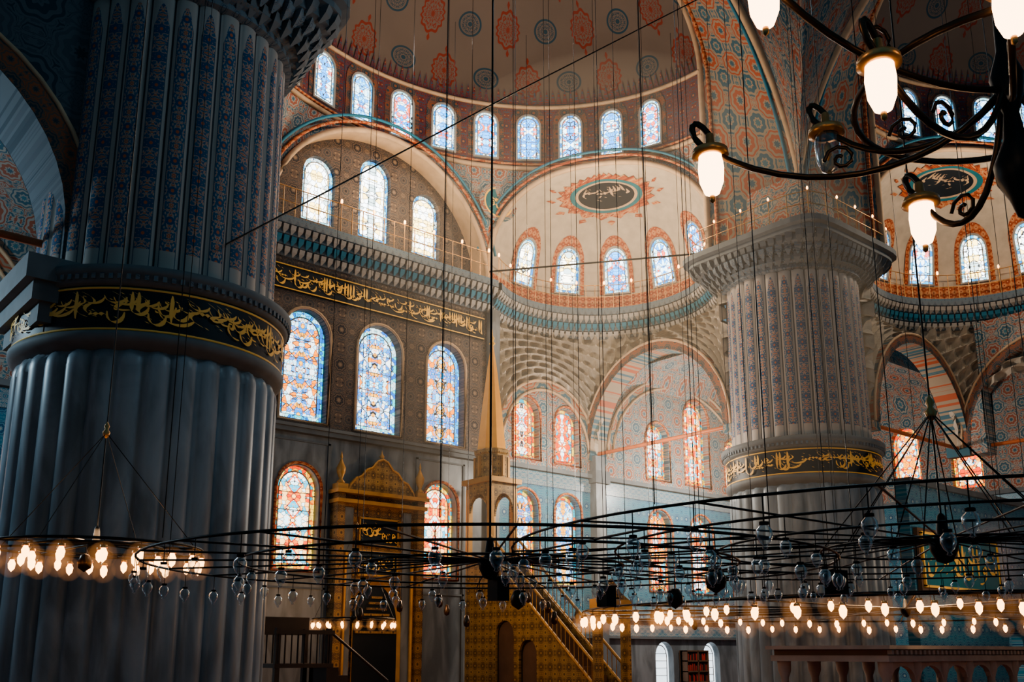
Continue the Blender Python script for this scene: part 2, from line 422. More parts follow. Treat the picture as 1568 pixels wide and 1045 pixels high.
# ------------------------------------------------------------------ piers
def pier(cx, cy, nm='dome_pier', seed=3):
    mb = MB(); c = (cx, cy, 0); NR = 32; cl = (cx, cy, -.55)
    def flute(r0, amp, z0, z1, nz, m, taper=0., e0=.5):
        nn = NR*8
        def fn(u, v):
            a = 2*pi*u/NR; f = (u % 1.0)
            rr = r0+amp*sqrt(max(0, 1-(2*f-1)**2))-taper*(v-z0)/(z1-z0)
            return (cx+rr*cos(a), cy+rr*sin(a), v)
        mb.grid(fn, 0, NR, nn, z0, z1, nz, m)
    flute(2.33, .14, .5, 6.5, 4, 'marble', .02)
    def fh(u, v):
        a = 2*pi*u/NR; f = (u % 1.0); e = sqrt(max(0, 1-(2*f-1)**2))
        rr = 2.31+.14*e*max(0, 1-(v/(.05+.25*e))**2)**.5 if v < .05+.25*e else 2.31
        return (cx+rr*cos(a), cy+rr*sin(a), 6.5+v)
    mb.grid(fh, 0, NR, NR*6, 0, .35, 6, 'marble')
    mb.lathe(c, [(2.75, 0), (2.75, .35), (2.6, .4), (2.6, .5), (2.4, .55)], 48, 'marble')
    mb.lathe(cl, [(2.3, 7.3), (2.45, 7.38), (2.52, 7.42), (2.56, 7.5), (2.56, 7.58), (2.5, 7.62)], 72, 'stone')
    mb.lathe(cl, [(2.5, 7.6), (2.5, 8.45)], 96, 'navy')
    mb.lathe(cl, [(2.505, 7.62), (2.525, 7.64), (2.505, 7.66)], 96, 'gold'); mb.lathe(cl, [(2.505, 8.37), (2.525, 8.39), (2.505, 8.41)], 96, 'gold')
    mb.lathe(cl, [(2.5, 8.44), (2.56, 8.46), (2.6, 8.52), (2.6, 8.6), (2.66, 8.64), (2.66, 8.78), (2.45, 8.85), (2.25, 8.9)], 72, 'stone')
    for i in range(110):
        a = 2*pi*i/110; a1 = a+.028
        vs = [(cx+r*cos(q), cy+r*sin(q), z-.55) for z in (8.52, 8.62) for r, q in ((2.54, a), (2.64, a), (2.64, a1), (2.54, a1))]
        mb.add(vs, [(0, 1, 2, 3), (4, 5, 6, 7), (0, 1, 5, 4), (1, 2, 6, 5), (2, 3, 7, 6)], 'stoneblue')
    callig(mb, lambda x, z, o: (cx+(2.51+o)*cos(-x/2.51), cy+(2.51+o)*sin(-x/2.51), z-.55), 0, 2*pi*2.51, 7.67, .70, seed=seed, dens=1.45)
    flute(2.19, .09, 8.35, 14.0, 6, 'pierpaint', .04)
    # capital: squared with softened corners, set square to the nave
    kf = lambda a: .86/((abs(cos(a))**7+abs(sin(a))**7)**(1/7))
    kh = lambda a: .5+.5*kf(a)
    mb.lathe(c, [(2.2, 13.9), (2.36, 13.95), (2.36, 14.08), (2.55, 14.15)], 72, 'stoneblue', False)
    mb.lathe(c, [(2.55, 14.12), (2.58, 14.3), (2.78, 14.4), (2.78, 14.52)], 72, 'stoneblue', False, kf=kh)
    mb.lathe(c, [(2.78, 14.5), (3.0, 14.58), (3.0, 14.78), (3.2, 14.83), (3.2, 14.98), (3.36, 15.03), (3.36, 15.22), (3.2, 15.27), (0, 15.27)], 72, 'stone', False, kf=kf)
    for tier, (r, z, n, K) in enumerate([(2.60, 14.1, 56, kh), (2.84, 14.34, 60, kh), (3.05, 14.6, 64, kf)]):
        for i in range(n):
            a = 2*pi*(i+.5*tier)/n; w = .36*pi/n*2; q0 = K(a)
            vs = []
            for zz, rr, ww in ((z+.22, r+.12, w), (z+.05, r+.06, w), (z-.12, r-.12, w*.2)):
                for q in (-ww, ww): vs.append((cx+rr*q0*cos(a+q), cy+rr*q0*sin(a+q), zz))
            for q in (-w, w): vs.append((cx+(r-.2)*q0*cos(a+q), cy+(r-.2)*q0*sin(a+q), z+.22))
            mb.add(vs, [(0, 1, 3, 2), (2, 3, 5, 4), (0, 2, 4, 6), (1, 3, 5, 7)], 'stone' if tier != 1 else 'stoneblue')
    mb.box(cx-1.8, cx+1.8, cy-1.8, cy+1.8, 15.25, 17.2, 'pend')
    rp = lambda i, z: (cx+3.12*kf(2*pi*i/32)*cos(2*pi*i/32), cy+3.12*kf(2*pi*i/32)*sin(2*pi*i/32), z)
    for i in range(32): mb.tube([rp(i, 15.25), rp(i, 16.12)], .018, 'brassy', 4)
    for zz in (15.7, 16.12): mb.tube([rp(i, zz) for i in range(32)], .018, 'brassy', 4, True)
    for i in range(0, 32, 2): mb.lathe(rp(i, 16.14), [(0, 0), (.035, .04), (.03, .1), (0, .14)], 6, 'bulb')
    return mb.done(nm)
pier(-10.6, .9, seed=3); pier(11.2, .4, seed=5); pier(11, -22, seed=8); pier(-11, -22, seed=9)

# ------------------------------------------------------------------ semi-dome geometry
def ring(th, k=1., off=0.): return ((8.8*k-off)*sin(th), 2+(7.8*k-off)*cos(th))
TA = atan2(4.5/8.8, 7.1/7.8)
EC = (7., 5.55); EO = (.8174, .5757); ES = (-.5757, .8174); ER = 4.35
def ez(q): return 15.2+4.3*(max(0, 1-abs(q/ER)**2.4))**(1/2.4)
def er(z): return ER*(max(0, 1-(max(0, z-15.2)/4.3)**2.4))**(1/2.4)
def lower(th):
    a = abs(th); sg = 1 if th >= 0 else -1
    if a <= TA:
        q = a/TA*pi/2; return (sg*4.5*sin(q), 9.1, 15.2+4.35*cos(q))
    g = pi*(a-TA)/(pi/2-TA); q = ER*cos(g)
    return (sg*(EC[0]+ES[0]*q), EC[1]+ES[1]*q, ez(q))

def semidome(T, nm):
    mb = MB(T)
    mb.grid(lambda u, v: (*ring(u), v), -pi/2, pi/2, 80, 19.85, 22.4, 2, 'drum', lambda u, v: (u*8.3, v))
    mb.grid(lambda u, v: (8.8*cos(v)*sin(u), 2+7.8*cos(v)*cos(u), 22.45+5.5*sin(v)), -pi/2, pi/2, 80, 0, pi/2, 20, 'shell', lambda u, v: (u/pi, v*7))
    for zz, r in ((19.8, .09), (19.98, .05), (22.42, .08)):
        mb.tube([(*ring(-pi/2+pi*i/80, off=.05), zz) for i in range(81)], r, 'archcream' if r > .06 else 'redorn', 6)
    for i in range(110):
        th = -pi/2+pi*(i+.5)/110; dth = pi/110*.48
        P = []
        for q, e in ((-dth, .015), (dth, .015), (dth*.5, .06), (0, .13), (-dth*.5, .06)):
            P.append(((8.75*cos(e))*sin(th+q), 2+7.75*cos(e)*cos(th+q), 22.45+5.5*sin(e)))
        mb.add(P, [(0, 1, 2, 3, 4)], M['drum'], None)
    def pf(u, v):
        a = Vector(lower(u)); b = Vector((*ring(u), 19.85)); p = a.lerp(b, v)
        return tuple(p)
    ths = [-pi/2+(pi/2-TA)*i/48 for i in range(48)]+[-TA+2*TA*i/40 for i in range(41)]+[TA+(pi/2-TA)*(i+1)/48 for i in range(48)]
    vs = []; us = []
    for th in ths:
        for j in range(7):
            p = pf(th, j/6); vs.append(p); us.append((th*8.3, p[2]))
    mb.add(vs, [(i*7+j, (i+1)*7+j, (i+1)*7+j+1, i*7+j+1) for i in range(len(ths)-1) for j in range(6)], 'pendblue', us, True)
    for seg in (range(0, 49), range(48, 89), range(88, 137)):
        pts = [Vector(lower(ths[i])) for i in seg]
        mb.tube([tuple(p+Vector((0, -.06, 0))) for p in pts], .10, 'archcream', 6)
        ctr = sum(pts, Vector())/len(pts); ctr.z = 15.2
        for dr, r, m in ((.28, .06, 'redorn'), (.5, .055, 'blueline')):
            out = []
            for p in pts:
                d = (p-ctr); d.normalize(); out.append(tuple(p+d*dr+Vector((0, -.10, 0))))
            mb.tube(out[3:-3], r, m, 5)
    o = mb.done(nm)
    mapf = lambda x, z, off: (*ring(x/8.3, off=off), z)
    for k in range(-7, 8):
        window(mapf, radians(k*11.3-5.2)*8.3, 20.2, .84, 1.85, 'gl_pale', 'gb_pale', T, frame=.07, surround=(.26, 'archband'))
    return o
semidome(ID, 'semi_dome'); semidome(SW, 'semi_dome'); semidome(LS, 'semi_dome')

def exedra(T, nm='exedra_dome', wins=True, medal=True):
    mb = MB(T)
    def P(x, z, off=0.):
        a = x/ER; r = er(z)-off
        return (EC[0]+r*(EO[0]*cos(a)+ES[0]*sin(a)), EC[1]+r*(EO[1]*cos(a)+ES[1]*sin(a)), z)
    def fn(u, v):
        z = 15.2+4.3*sin(v)**(2/2.4) if v > 0 else 15.2
        r = ER*max(0, cos(v))**(2/2.4); a = u
        return (EC[0]+r*(EO[0]*cos(a)+ES[0]*sin(a)), EC[1]+r*(EO[1]*cos(a)+ES[1]*sin(a)), z)
    mb.grid(fn, -pi/2, pi/2, 60, 0, pi/2, 20, 'exedra', lambda u, v: (u*ER, v*4.3))
    mb.grid(lambda u, v: P(u*ER, v), -pi/2, pi/2, 60, 14.1, 15.2, 1, 'exedra', lambda u, v: (u*ER, v))
    mb.grid(lambda u, v: P(u*ER, v, .015), -pi/2, pi/2, 60, 15.25, 15.85, 1, 'redorn', lambda u, v: (u*ER, v))
    if medal:
        def D(rx, ry, off):
            a = rx/1.9; v = 1.17+ry/4.3
            p = Vector(fn(a, v)); c = Vector((EC[0]+.5, EC[1]+.4, 16.6))
            return tuple(p+(c-p).normalized()*off)
        n = 48
        def disc(R0, R1, m, off, sc=0.):
            vs = []
            for i in range(n):
                a = 2*pi*i/n; k = 1+sc*(1 if i % 2 else -1)
                vs += [D(R0*cos(a)*1.2, R0*sin(a)*.82, off), D(R1*k*cos(a)*1.2, R1*k*sin(a)*.82, off)]
            mb.add(vs, [(2*i, 2*i+1, (2*i+3) % (2*n), (2*i+2) % (2*n)) for i in range(n)], m, [(v[0], v[2]) for v in vs])
        disc(.0, .9, 'navy', .04); disc(.9, 1.0, 'archcream', .05); disc(1.0, 1.16, 'tealdisc', .045); disc(1.16, 1.5, 'redorn', .04, .07)
        callig(mb, lambda x, z, o: D(x, z, .05+o), -.9, 1.8, -.5, 1.05, seed=21, dens=1.3, off=.01, mat='archcream')
        for i in range(9):
            a = pi+pi*(i+.5)/9; P5 = []
            for (dr, da) in ((1.62, 0), (1.75, .05), (1.95, 0), (1.75, -.05)):
                P5.append(D(dr*cos(a+da)*1.2, dr*sin(a+da)*.82, .03))
            mb.add(P5, [(0, 1, 2, 3)], 'redorn')
    o = mb.done(nm)
    if wins:
        for k in (-2, -1, 0, 1, 2):
            window(lambda x, z, off: P(x, z, off), k*28*pi/180*ER, 15.95, .98, 1.75, 'gl_pale' if k < 1 else 'gl_white', 'gb_pale', T, frame=.07, surround=(.24, 'redorn'))
    return o
exedra(ID); exedra(MI); exedra(SW)

# ------------------------------------------------------------------ muqarnas squinch + transverse arch
def muqarnas(T):
    mb = MB(T); K = 8; cells = 22; na = 22*8; nv = K*5
    def P(u, v):
        al = pi/2-pi*u
        top = Vector((EC[0]+ER*(EO[0]*cos(al)+ES[0]*sin(al)), EC[1]+ER*(EO[1]*cos(al)+ES[1]*sin(al)), 14.15))
        if u < .5:
            f = pi*(u/.5); bot = Vector((7.5-2.6*cos(f), 9.05, 9.1+2.75*sin(f)))
        else:
            f = pi*((u-.5)/.5); bot = Vector((10.0, 5.7+3.55*cos(f), 9.3+3.75*sin(f)))
        kk = min(K-1, floor(v*K+1e-6)); fr = v*K-kk
        h = (kk+max(0, (fr-.7)/.3))/K
        p = top.lerp(bot, h); p.z = top.z+(bot.z-top.z)*v
        c = Vector((EC[0]-1, EC[1]-1, p.z)); d = (p-c); d.z = 0; d.normalize()
        ph = u*cells+(.5 if kk % 2 else 0); sc = abs(cos(pi*ph))
        hgt = abs(top.z-bot.z)
        lim = sqrt(max(0, 1-min(1, abs(fr-.85)/.85)**2)) if fr < .85 else 1
        p += d*(.42*sc*lim*min(1, hgt/2.5)-.22)
        return tuple(p)
    mb.grid(P, 0, 1, na, 0, 1, nv, 'muq', lambda u, v: (u*13, v*5), smooth=False)
    return mb.done('muqarnas_squinch')
for T in (ID, MI, SW): muqarnas(T)

def arch_plate(nm, x0, x1, cx, r, rz, zs, zt, zb, fn, mat, T, th=.9, band='archband', bw=.34, ringonly=False):
    pts = [(x0, zb), (x0, zt), (x1, zt), (x1, zb), (cx+r, zb)]
    if ringonly:
        pts = [(x0, zb), (x0, zs)]+[(cx-(r+bw)*cos(pi*i/24), zs+(rz+bw)*sin(pi*i/24)) for i in range(25)]+[(x1, zs), (x1, zb), (cx+r, zb)]
    for i in range(25):
        a = pi*i/24; pts.append((cx+r*cos(a), zs+rz*sin(a)))
    pts.append((cx-r, zb))
    mb = plate(nm, pts, [], th, fn, mat, T)
    for sgn in (1, -1):
        d = sgn*(th/2+.015)
        vs = []; us = []
        for i in range(25):
            a = pi*i/24
            vs += [fn(cx+r*cos(a), zs+rz*sin(a), d), fn(cx+(r+bw)*cos(a), zs+(rz+bw)*sin(a), d)]; us += [(a*r, 0), (a*r, bw)]
        mb.add(vs, [(2*i, 2*i+1, 2*i+3, 2*i+2) for i in range(24)], band, us)
        mb.tube([fn(cx+(r+bw)*cos(pi*i/24), zs+(rz+bw)*sin(pi*i/24), d) for i in range(25)], .05, 'archcream', 5)
    mb.tube([fn(x0, zs+.02, 0), fn(x1, zs+.02, 0)], .075, 'tie', 6)
    return mb.done(nm)
for T in (ID, MI, SW):
    arch_plate('transverse_arch', 1.9, 9.3, 5.7, 3.25, 3.45, 9.3, 14.1, 9.0, lambda x, y, d: (10.15+d, x, y), 'soffit', T, .9, ringonly=True)
arch_plate('aisle_arch', -20.4, -12.3, -16.3, 3.6, 3.5, 9.1, 15.4, 8.4, lambda x, y, d: (x, .9+d, y), 'spandrel', ID, 1.8, bw=.5)
arch_plate('aisle_arch', -9.4, -2.0, -4.6, 3.2, 3.6, 9.3, 14.1, 9.0, lambda x, y, d: (20.3+d, x, y), 'pendblue', ID, .8)
mb = MB()
for (x0, x1, y, z0, z1) in ((-13.35, -12.0, 1.35, 7.95, 8.4), (-13.2, -12.0, 1.25, 7.6, 7.95), (-13.05, -12.0, 1.15, 7.25, 7.6), (-12.9, -12.0, 1.0, 6.9, 7.25)):
    mb.box(x0, x1, .9-y, .9+y, z0, z1, 'stone')
mb.done('pier_corbel')
mb = MB()
for (x0, x1, y, z0, z1) in ((12.4, 14.0, 1.1, 8.0, 8.4), (12.4, 13.85, 1.0, 7.6, 8.0), (12.4, 13.7, .9, 7.2, 7.6)):
    mb.box(x0, x1, .4-y, .4+y, z0, z1, 'stone')
mb.done('pier_corbel')

# ------------------------------------------------------------------ great arches, pendentives, main dome
def great_arch(T):
    mb = MB(T)
    def F(p): return (10.3*cos(p), -1., 15.2+10.3*sin(p))
    def Bk(p):
        q = p if p <= pi/2 else pi-p; sg = 1 if p <= pi/2 else -1
        if q < pi/6: r = (8.8, 2., 15.2+7.25*q/(pi/6))
        else:
            e = (q-pi/6)/(pi/3)*pi/2; r = (8.8*cos(e), 2., 22.45+5.5*sin(e))
        return (sg*r[0], r[1], r[2])
    mb.grid(lambda u, v: tuple(Vector(F(u)).lerp(Vector(Bk(u)), v)), 0, pi, 72, 0, 1, 6, 'soffit', lambda u, v: (u*9.6, v*3.44))
    for v, m, r in ((0., 'archcream', .14), (.1, 'blueline', .07), (.9, 'redorn', .08), (1., 'archcream', .12)):
        mb.tube([tuple(Vector(F(pi*i/72)).lerp(Vector(Bk(pi*i/72)), v)+Vector((0, 0, -.03))) for i in range(73)], r, m, 6)
    return mb.done('great_arch')
for T in (ID, SW, LS): great_arch(T)
mb = MB(lambda s, t, z: (s, t-11, z))
for k in range(4):
    def pf(u, v, k=k):
        if u < .5:
            p = pi/2*(1-u*2); a = Vector((10.3*cos(p), 10.1, 15.2+10.3*sin(p)))
        else:
            p = pi/2*(u-.5)*2; a = Vector((10.1, 10.3*cos(p), 15.2+10.3*sin(p)))
        az = pi/2*(1-u); b = Vector((10.2*cos(az), 10.2*sin(az), 25.8)); q = a.lerp(b, v)
        r = pi/2*k; return (q.x*cos(r)-q.y*sin(r), q.x*sin(r)+q.y*cos(r), q.z)
    mb.grid(pf, 0, 1, 60, 0, 1, 10, 'pend', lambda u, v: (u*16, v*8))
mb.grid(lambda u, v: (10.2*cos(v)*cos(u), 10.2*cos(v)*sin(u), 25.8+9*sin(v)), 0, 2*pi, 96, 0, pi/2, 20, 'shell', lambda u, v: (u/pi, v*9))
mb.done('main_dome')

# ------------------------------------------------------------------ gallery cornice + balustrade
def cornice(T, parts, nm='gallery_cornice'):
    mb = MB(T); path = []
    if 'flat' in parts:
        path.append([((-4.6+9.2*i/12, 9.1), (0, -1)) for i in range(13)])
    if 'ex' in parts:
        q = []
        for i in range(41):
            al = pi/2-pi*i/40; d = (EO[0]*cos(al)+ES[0]*sin(al), EO[1]*cos(al)+ES[1]*sin(al))
            q.append(((EC[0]+ER*d[0], EC[1]+ER*d[1]), (-d[0], -d[1])))
        path.append(q)
    prof = [(0, 14.0), (.10, 14.05), (.10, 14.22), (.26, 14.3), (.26, 14.5), (.45, 14.6), (.45, 14.78), (.62, 14.86), (.62, 15.12), (.5, 15.18), (0, 15.2)]
    for pa in path:
        L = 0; k = len(prof); vs = []; us = []
        for i, (p, n) in enumerate(pa):
            if i: L += (Vector(p)-Vector(pa[i-1][0])).length
            for (o, z) in prof: vs.append((p[0]+n[0]*o, p[1]+n[1]*o, z)); us.append((L, z))
        mb.add(vs, [(i*k+j, (i+1)*k+j, (i+1)*k+j+1, i*k+j+1) for i in range(len(pa)-1) for j in range(k-1)], 'stoneblue', us)
        def at(l):
            l = max(0, min(L-1e-4, l)); acc = 0
            for i in range(1, len(pa)):
                a = Vector(pa[i-1][0]); b = Vector(pa[i][0]); d = (b-a).length
                if acc+d >= l:
                    f = (l-acc)/d; return a.lerp(b, f), Vector(pa[i-1][1]).lerp(Vector(pa[i][1]), f), (b-a).normalized()
                acc += d
        for tier, (o, z, st) in enumerate(((.10, 14.2, .26), (.26, 14.5, .26), (.45, 14.78, .26))):
            l = .13*(tier % 2)
            while l < L:
                p, n, tg = at(l); w = .09
                vs = []
                for dz, oo, ww in ((.04, .17, w), (-.1, .12, w), (-.22, .0, w*.2)):
                    for sg in (-1, 1):
                        q = p+n*(o+oo)+tg*(ww*sg); vs.append((q.x, q.y, z+dz))
                for sg in (-1, 1):
                    q = p+n*(o)+tg*(w*sg); vs.append((q.x, q.y, z+.04))
                mb.add(vs, [(0, 1, 3, 2), (2, 3, 5, 4), (0, 2, 4, 6), (1, 3, 5, 7)], 'frame' if tier != 1 else 'blueline')
                l += st
        l = 0; tops = []
        while l <= L:
            p, n, tg = at(l); q = p+n*.5
            mb.tube([(q.x, q.y, 15.15), (q.x, q.y, 16.15)], .018, 'brassy', 4); tops.append((q.x, q.y, 16.15))
            l += .42
        mb.tube(tops, .02, 'brassy', 4); mb.tube([(a, b, 15.65) for a, b, c in tops], .015, 'brassy', 4)
        for t in tops[::3]:
            mb.lathe((t[0], t[1], 16.17), [(0, 0), (.045, .04), (.04, .13), (0, .17)], 6, 'bulb')
    return mb.done(nm)
cornice(ID, ('flat', 'ex')); cornice(MI, ('ex',)); cornice(SW, ('ex',))

# ------------------------------------------------------------------ qibla wall
wq = lambda x, y, d: (x, 9.4+d, y)
mapw = lambda x, z, o: (x, 9.1-o, z)
up = [(-2.85, 8.75, 1.62, 3.65), (-.08, 8.75, 1.72, 3.7), (2.7, 8.75, 1.62, 3.65)]
mb = plate('wall_qibla', [(-4.6, 8.3), (4.6, 8.3), (4.6, 14.1), (-4.6, 14.1)], [arch(*w) for w in up], .6, wq, 'wallflor')
merge(mb, plate('x', [(-4.6, 0), (4.6, 0), (4.6, 8.3), (-4.6, 8.3)], [arch(-2.88, 4.1, 1.42, 3.2), arch(2.52, 4.1, 1.42, 3.2)], .6, wq, 'wallmarble'))
mb.box(-4.6, 4.6, 8.85, 9.12, 8.28, 8.42, 'stone'); mb.box(-4.6, 4.6, 8.75, 9.12, 8.42, 8.52, 'stone')
for s in (-4.75, 4.75):
    mb.box(s-.22, s+.22, 8.85, 9.15, 0, 14.1, 'wallmarble'); mb.box(s-.28, s+.28, 8.7, 9.15, 8.2, 8.6, 'stone')
for w in up:
    mb.tube([(x, 9.08, z) for x, z in arch(w[0], w[1]-.06, w[2]+.12, w[3]+.12)], .05, 'archcream', 5, True)
for (cx, z0, w, h) in ((-2.88, 4.1, 1.42, 3.2), (2.52, 4.1, 1.42, 3.2)):
    for q in (-1.0, 1.0): mb.box(cx+q-.04, cx+q+.04, 9.06, 9.1, .2, 8.1, 'stone')
    mb.box(cx-1.04, cx+1.04, 9.06, 9.1, 8.04, 8.1, 'stone'); mb.box(cx-1.04, cx+1.04, 9.06, 9.1, 3.5, 3.56, 'stone')
    mb.tube([(x, 9.07, z) for x, z in arch(cx, z0-.08, w+.16, h+.16)], .05, 'redorn', 5, True)
mb.done('wall_qibla')
mb = MB()
mb.box(-4.35, 4.35, 9.03, 9.1, 12.88, 13.72, 'navy')
for z in (12.9, 13.68): mb.box(-4.35, 4.35, 9.0, 9.05, z, z+.03, 'gold')
callig(mb, lambda x, z, o: (-x, 9.03-o, z), -4.3, 8.6, 12.95, .7, seed=14, dens=1.4)
mb.done('calligraphy_frieze')
for w in up: window(mapw, *w, 'gl_blue', 'gb_blue', off=-.34, frame=0)
for cx in (-2.88, 2.52): window(mapw, cx, 4.1, 1.42, 3.2, 'gl_warm', 'gb_orange', off=-.3, frame=0)
TW = ((-2.25, 15.9, 1.25, 2.45), (0, 15.9, 1.3, 3.1), (2.25, 15.9, 1.25, 2.45))
out = [(-4.7, 14.9), (4.7, 14.9), (4.7, 15.2)]+[(4.7*cos(pi*i/24), 15.2+4.7*sin(pi*i/24)) for i in range(25)]
mb = plate('wall_tympanum', out, [arch(*w) for w in TW], .4, lambda x, y, d: (x, 10.1+d, y), 'wallflor')
mb.grid(lambda u, v: (4.5*cos(u), 9.1+v, 15.2+4.35*sin(u)), 0, pi, 40, 0, 1.0, 2, 'archcream')
mb.box(-4.6, 4.6, 9.0, 10.1, 15.05, 15.2, 'stone')
mb.done('wall_tympanum')
for w in TW: window(lambda x, z, o: (x, 9.9-o, z), *w, 'gl_white', 'gb_pale', off=-.22, frame=0)

def side_wall(T, nm, wins_u, wins_l, x1=26):
    top = [(4.9, 8.3), (x1, 8.3), (x1, 14.1), (10.3, 14.1), (10.3, 9.1)]+[(7.5+2.6*cos(pi*i/20), 9.1+2.75*sin(pi*i/20)) for i in range(21)]
    mb = plate(nm, top, [arch(*w) for w in wins_u], .6, wq, 'pendblue', T)
    merge(mb, plate('x', [(4.9, 2.9), (x1, 2.9), (x1, 8.3), (4.9, 8.3)], [arch(*w) for w in wins_l], .6, wq, 'tile', T))
    g = [arch(13.9, .3, 1.1, 1.75), arch(16.9, .3, 1.1, 1.75), arch(7.2, .3, .9, 1.6), arch(20.4, .3, 1.1, 1.75)]
    merge(mb, plate('x', [(4.9, 0), (x1, 0), (x1, 2.2), (4.9, 2.2)], g, .6, wq, 'wallmarble', T))
    merge(mb, plate('x', [(4.9, 2.2), (x1, 2.2), (x1, 2.9), (4.9, 2.9)], [], .6, wq, 'tile2', T))
    mb.box(4.9, x1, 8.85, 9.12, 8.28, 8.44, 'stone'); mb.box(4.9, x1, 8.95, 9.12, 2.15, 2.25, 'stone'); mb.box(4.9, x1, 8.97, 9.12, 2.86, 2.94, 'stone')
    mb.box(4.9, x1, 9.06, 9.1, 7.75, 8.25, 'tile2')
    mb.box(9.8, 10.35, 8.75, 9.15, 0, 9.2, 'wallmarble')
    mb.box(9.7, 10.5, 8.65, 9.15, 8.1, 8.6, 'stone')
    for w in list(wins_u)+list(wins_l):
        mb.tube([(x, 9.08, z) for x, z in arch(w[0], w[1]-.06, w[2]+.14, w[3]+.14)], .055, 'redorn', 5, True)
    for cx, r, rz, zs in ((7.5, 2.25, 2.4, 9.1), (15.4, 4.3, 3.6, 9.3)):
        vs = []; us = []
        for i in range(25):
            a = pi*i/24; vs += [(cx+r*cos(a), 9.05, zs+rz*sin(a)), (cx+(r+.36)*cos(a), 9.05, zs+(rz+.36)*sin(a))]; us += [(a*r, 0), (a*r, .4)]
        mb.add(vs, [(2*i, 2*i+1, 2*i+3, 2*i+2) for i in range(24)], 'soffit', us)
        mb.tube([(cx+r*cos(pi*i/24), 9.03, zs+rz*sin(pi*i/24)) for i in range(25)], .06, 'archcream', 5)
        mb.tube([(cx+(r+.36)*cos(pi*i/24), 9.0, zs+(rz+.36)*sin(pi*i/24)) for i in range(25)], .06, 'archcream', 5)
    mb.done(nm)
    for w in wins_u: window(mapw, *w, 'gl_warm', 'gb_orange', T, off=-.3, frame=0)
    for w in wins_l: window(mapw, *w, 'gl_warm' if w[0] > 11 else 'gl_blue', 'gb_orange', T, off=-.3, frame=0)
    for (cx, z) in ((13.9, .3), (16.9, .3), (7.2, .3), (20.4, .3)):
        window(mapw, cx, z, 1.1 if cx > 8 else .9, 1.75 if cx > 8 else 1.6, 'lampout', 'lampout', T, off=-.3, frame=0)
WU = [(6.5, 8.75, 1.25, 2.3), (8.6, 8.75, 1.25, 2.2), (13.9, 8.75, 1.4, 2.4), (16.5, 8.75, 1.6, 3.8), (19.2, 8.75, 1.4, 2.4)]
WL = [(6.4, 4.1, 1.3, 3.4), (8.6, 4.1, 1.3, 3.4), (13.9, 4.1, 1.4, 3.3), (16.6, 4.1, 1.4, 3.3), (19.4, 4.1, 1.4, 3.3), (23, 4.1, 1.4, 3.3)]
side_wall(ID, 'wall_qibla_right', WU, WL)
side_wall(MI, 'wall_qibla_left', WU[:2]+[(16.5, 8.75, 1.6, 3.4)], WL[:3])

ws = lambda x, y, d: (26.3+d, x, y)
WS = [(7.0, 8.75, 1.4, 3.2), (4.4, 8.75, 1.4, 3.2), (1.6, 8.75, 1.4, 3.2), (-4, 8.75, 1.4, 3.2), (-7, 8.75, 1.4, 3.2)]
WT = [(7.0, 4.2, 1.3, 3.0), (-1.6, 4.2, 1.3, 3.0), (-4.4, 4.2, 1.3, 3.0)]
mb = plate('w', [(-30, 8.3), (9.1, 8.3), (9.1, 15), (-30, 15)], [arch(*w) for w in WS], .6, ws, 'pendblue')
merge(mb, plate('w', [(-30, 0), (9.1, 0), (9.1, 8.3), (-30, 8.3)], [arch(*w) for w in WT], .6, ws, 'tile'))
mb.box(25.75, 26.02, -30, 9.1, 8.28, 8.46, 'stone')
mb.done('wall_right')
mps = lambda x, z, o: (26-o, x, z)
for w in WS+WT: window(mps, *w, 'gl_warm', 'gb_orange', off=-.3, frame=0)
mb = plate('wall_left', [(-12, 0), (9.1, 0), (9.1, 15), (-12, 15)], [arch(4, 8.75, 1.4, 3.2), arch(0, 8.75, 1.4, 3.2)], .6, lambda x, y, d: (-26.3+d, x, y), 'pendblue')
mb.done('wall_left')
for cx in (4, 0): window(lambda x, z, o: (-26+o, x, z), cx, 8.75, 1.4, 3.2, 'gl_pale', 'gb_blue', off=-.3, frame=0)

for T in (ID, MI):
    mb = MB(T)
    mb.grid(lambda u, v: (10.6+15.4*u, .3+8.8*v, 12.6+2.2*(sin(pi*u)*sin(pi*v))**.5), 0, 1, 30, 0, 1, 20, 'pendblue', lambda u, v: (u*15, v*9))
    mb.done('corner_vault')
mb = MB()
mb.grid(lambda u, v: (20.7+5.3*u, -12+12*v, 13.2+1.5*(sin(pi*u)*sin(pi*v))**.5), 0, 1, 16, 0, 1, 24, 'pendblue', lambda u, v: (u*6, v*12))
mb.done('aisle_vault')
mb = MB(); mb.add([(-27, -32, 0), (27, -32, 0), (27, 9.5, 0), (-27, 9.5, 0)], [(0, 1, 2, 3)], 'carpet', [(-27, -32), (27, -32), (27, 9.5), (-27, 9.5)]); mb.done('floor')

# ------------------------------------------------------------------ teal roundel
mb = MB()
cx, cy, cz = 4.75, 8.75, 18.4
for R0, R1, m, dy in ((0, .55, 'tealdisc', .0), (.55, .62, 'gold', .01), (.62, .8, 'pendblue', 0)):
    vs = []
    for i in range(32):
        a = 2*pi*i/32
        for r in (R0, R1): vs.append((cx+r*cos(a)*.94, cy+r*cos(a)*-.25-dy-.05, cz+r*sin(a)))
    mb.add(vs, [(2*i, 2*i+1, (2*i+3) % 64, (2*i+2) % 64) for i in range(32)], m)
callig(mb, lambda x, z, o: (cx+x*.94, cy-.25*x-.06-o, z), -.4, .8, 18.05, .7, seed=33, dens=1.3)
mb.done('calligraphy_roundel')

